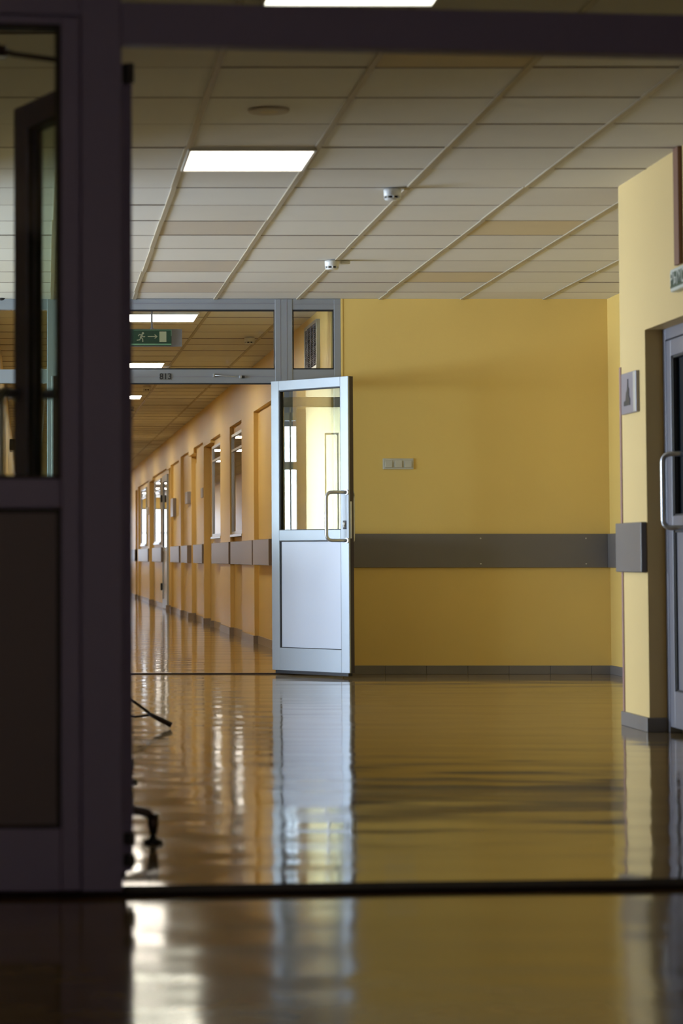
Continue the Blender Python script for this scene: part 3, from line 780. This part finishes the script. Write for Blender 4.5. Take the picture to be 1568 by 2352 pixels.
# ------------------------------------------------------------------ right-hand grey door (plane X = DXD)
d = thing('door_3', 'grey door with dark teal glass in the cream wall', 'door', (DXD, (DYN + DYF) / 2, 0)); d['kind'] = 'structure'
def dl(v): return v - Vector((DXD, (DYN + DYF) / 2, 0))
b = MB(); x0, x1 = DXD, DXD + .06
b.box(x0, x1, DYF - .05, DYF, 0, DZ, .003); b.box(x0, x1, DYN, DYN + .05, 0, DZ, .003); b.box(x0, x1, DYN + .05, DYF - .05, DZ - .055, DZ, .003)
b.build('door_frame', M['alu_dark'], d, warp=dl)
la, lb = DYN + .055, DYF - .055; x0 = DXD + .002; s = .085
b = MB()
b.box(x0, x1, lb - s, lb, .03, DZ - .06, .003); b.box(x0, x1, la, la + s, .03, DZ - .06, .003)
for za, zb in ((.03, .205), (.975, 1.045), (1.815, DZ - .06)): b.box(x0, x1, la + s, lb - s, za, zb, .003)
b.build('leaf_frame', M['alu_dark'], d, warp=dl)
b = MB()
for za, zb in ((.205, .975), (1.045, 1.815)):
    b.box(x0 + .006, x0 + .03, lb - s - .02, lb - s, za, zb); b.box(x0 + .006, x0 + .03, la + s, la + s + .02, za, zb)
    b.box(x0 + .006, x0 + .03, la + s, lb - s, za, za + .008); b.box(x0 + .006, x0 + .03, la + s, lb - s, zb - .01, zb)
b.build('gasket', M['gasket'], d, warp=dl)
MB().box(x0 + .022, x0 + .028, la + s, lb - s, 1.045, 1.815).build('door_glass', M['glass_dark'], d, warp=dl)
MB().box(x0 + .014, x0 + .03, la + s, lb - s, .205, .975).build('door_panel', M['alu_dark'], d, warp=dl)
hyy = lb - s - .16
pts = [(x0, hyy - .06, 1.335), (x0 - .085, hyy - .0, 1.335), (x0 - .085, hyy - .0, .985), (x0, hyy - .06, .985)]
MB().tube(rounded_path(pts, .04, 8), .0125, 14).build('door_handle', M['steel'], d, warp=dl)
MB().box(x0 + .034, x0 + .038, la + s, lb - s, 1.045, 1.815).build('window_film', M['teal'], d, warp=dl)  # added sheet whose colour stands in for the bluish lit interior
MB().box(DXD + .06, DXD + .10, DYN, DYF, 0, DZ).build('backing', M['dark_wall'], d, warp=dl)

# ------------------------------------------------------------------ near dark screen
ns = thing('dark_screen', 'large dark out-of-focus aluminium door frame in the foreground', 'door frame', (XN, YN, 0), RN)
def u(px): return (px - 278) * YN / FPX * 1.0
def nz(py): return az(py, YN)
D = .03; bv = .004
zh0, zh1 = nz(105), nz(10)
b = MB()
b.box(u(183), 0, -D, D, 0, H - .01, bv)                              # main post
b.box(0, 2.72, -D, D, zh0, zh1, bv)                                  # head rail
b.box(1.60, 1.70, -D, D, 0, H - .01, bv)                             # right post
b.box(0, 2.72, -D, D, H - .07, H - .01, bv)
b.box(-1.45, u(183), -D, D, zh0 + .07, H - .01, bv)                  # rail over the fixed leaf
b.box(2.62, 2.72, -D, D, 0, H - .01, bv)
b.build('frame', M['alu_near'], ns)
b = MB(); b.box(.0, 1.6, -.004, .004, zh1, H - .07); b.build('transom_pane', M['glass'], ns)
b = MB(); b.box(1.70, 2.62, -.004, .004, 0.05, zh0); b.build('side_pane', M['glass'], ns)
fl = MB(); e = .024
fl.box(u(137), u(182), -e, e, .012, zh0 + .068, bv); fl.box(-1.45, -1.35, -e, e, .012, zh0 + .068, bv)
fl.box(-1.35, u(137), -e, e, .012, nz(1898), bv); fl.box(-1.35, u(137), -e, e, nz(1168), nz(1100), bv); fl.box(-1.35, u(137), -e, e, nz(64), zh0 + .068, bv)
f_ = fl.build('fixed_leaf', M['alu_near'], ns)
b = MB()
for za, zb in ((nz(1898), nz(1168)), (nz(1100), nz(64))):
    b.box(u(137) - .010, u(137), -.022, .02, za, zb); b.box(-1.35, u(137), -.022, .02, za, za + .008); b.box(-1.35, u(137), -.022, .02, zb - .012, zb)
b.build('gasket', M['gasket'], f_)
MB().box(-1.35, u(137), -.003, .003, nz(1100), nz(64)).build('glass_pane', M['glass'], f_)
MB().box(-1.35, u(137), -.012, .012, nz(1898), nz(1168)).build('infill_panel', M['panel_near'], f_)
b = MB(); b.box(-1.45, 2.72, -.06, .07, 0, .012, .004)
b.build('threshold', M['rubber'], ns)
# door closer arm of the open foreground leaf
b = MB(); za = nz(103)
b.tube([(u(290), .16, za - .012), (u(140), .15, za - .010), (u(40), .14, za - .0), (u(16), .13, za + .006)], .007, 10)
b.cyl((u(12), .13, za + .004), .014, .03, 'Z', 14)
b.build('closer_arm', M['dark_metal'], ns)
# open foreground leaf, folded back behind the fixed one
HX, HY = 0.212, 6.115
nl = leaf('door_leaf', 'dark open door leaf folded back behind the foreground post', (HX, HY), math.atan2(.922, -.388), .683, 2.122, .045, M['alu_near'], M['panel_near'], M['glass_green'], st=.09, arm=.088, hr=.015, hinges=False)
for z, hgt in ((2.095, .05), (.13, .03), (.075, .03)):
    b = MB(); b.cyl((-.012, -.012, z), .012, hgt, 'Z', 14); b.box(-.012, 0, -.022, .005, z - hgt / 2, z + hgt / 2, .002); b.build('hinge', M['black'], nl)

# ------------------------------------------------------------------ bench foot and stand behind the post
bx, by = ax(350, 7.1), 7.1
t = thing('waiting_bench', 'dark metal waiting bench, only its curved leg and round foot showing past the post', 'bench', (bx - .30, by, 0))
def leg(y, nm='leg'):
    b = MB(); sx = .30
    for s_ in (1, -1):
        b.tube(rounded_path([(0, y, .12), (s_ * .17, y, .112), (s_ * sx, y, .088), (s_ * sx, y, .03)], .03, 6), .014, 12)
        b.tube([(s_ * sx, y, .09), (s_ * sx, y, .05), (s_ * sx, y, .03)], .02, 12, rs=[.019, .016, .011])
    b.tube([(0, y, .12), (0, y, .38)], .022, 12)
    l_ = b.build(nm, M['dark_metal'], t)
    for s_ in (1, -1):
        MB().lathe((s_ * sx, y, 0), [(.030, 0.001), (.030, .010), (.012, .016), (.008, .034)], 20).build('foot_disc', M['black'], l_)
leg(0); leg(1.9)
MB().box(-.03, .03, -.1, 2.0, .36, .40, .006).build('beam', M['dark_metal'], t)
for k in range(4):
    y = -.05 + k * .51
    b = MB(); b.box(-.24, .20, y, y + .47, .41, .435, .01); s_ = b.build('seat', M['fabric'], t)
    b = MB(); b.box(-.26, -.235, y, y + .47, .45, .82, .01); b.build('backrest', M['fabric'], t)
    b = MB(); b.box(-.25, -.03, y + .1, y + .14, .385, .42, .004); b.box(-.255, -.238, y + .1, y + .14, .40, .5, .004); b.build('bracket', M['dark_metal'], t)

sx_, sy_ = ax(255, 11.9), 11.9
t = thing('floor_stand', 'dark metal stand, one forked leg poking out past the dark post', 'stand', (sx_, sy_, 0))
MB().tube([(0, 0, .14), (0, 0, 1.75)], .012, 12).build('pole', M['steel'], t)
MB().lathe((0, 0, 0), [(.03, .10), (.032, .12), (.03, .17), (.014, .19)], 20).build('hub', M['dark_metal'], t)
def slg(a, L=.29):
    c, s = math.cos(a), math.sin(a)
    def q(r, z, o=0): return (c * r - s * o, s * r + c * o, z)
    b = MB()
    b.tube([q(.02, .155), q(.10, .14), q(.19, .075)], .0075, 10)
    b.tube([q(.02, .075), q(.12, .055), q(.20, .066)], .006, 10)
    l_ = b.build('leg', M['dark_metal'], t)
    MB().tube([q(.18, .075), q(.24, .045), q(L, .016)], .012, 12, rs=[.009, .013, .014]).build('rubber_tip', M['dark_metal'], l_)
for k in range(4): slg(math.radians(-8 + 90 * k), .30)

# ------------------------------------------------------------------ side passage furnishings mirrored in the open leaf's glass
b = MB(); 
t = thing('notice_board', 'brown notice board at the end of the side passage, mirrored in the open leaf', 'notice board', (XLL + .02, 16.975, 1.6))
MB().box(-.02, .01, -.045, .045, -.8, .75, .004).build('frame', M['board_frame'], t)
MB().box(.01, .014, -.035, .035, -.78, .72).build('board', M['board'], t)
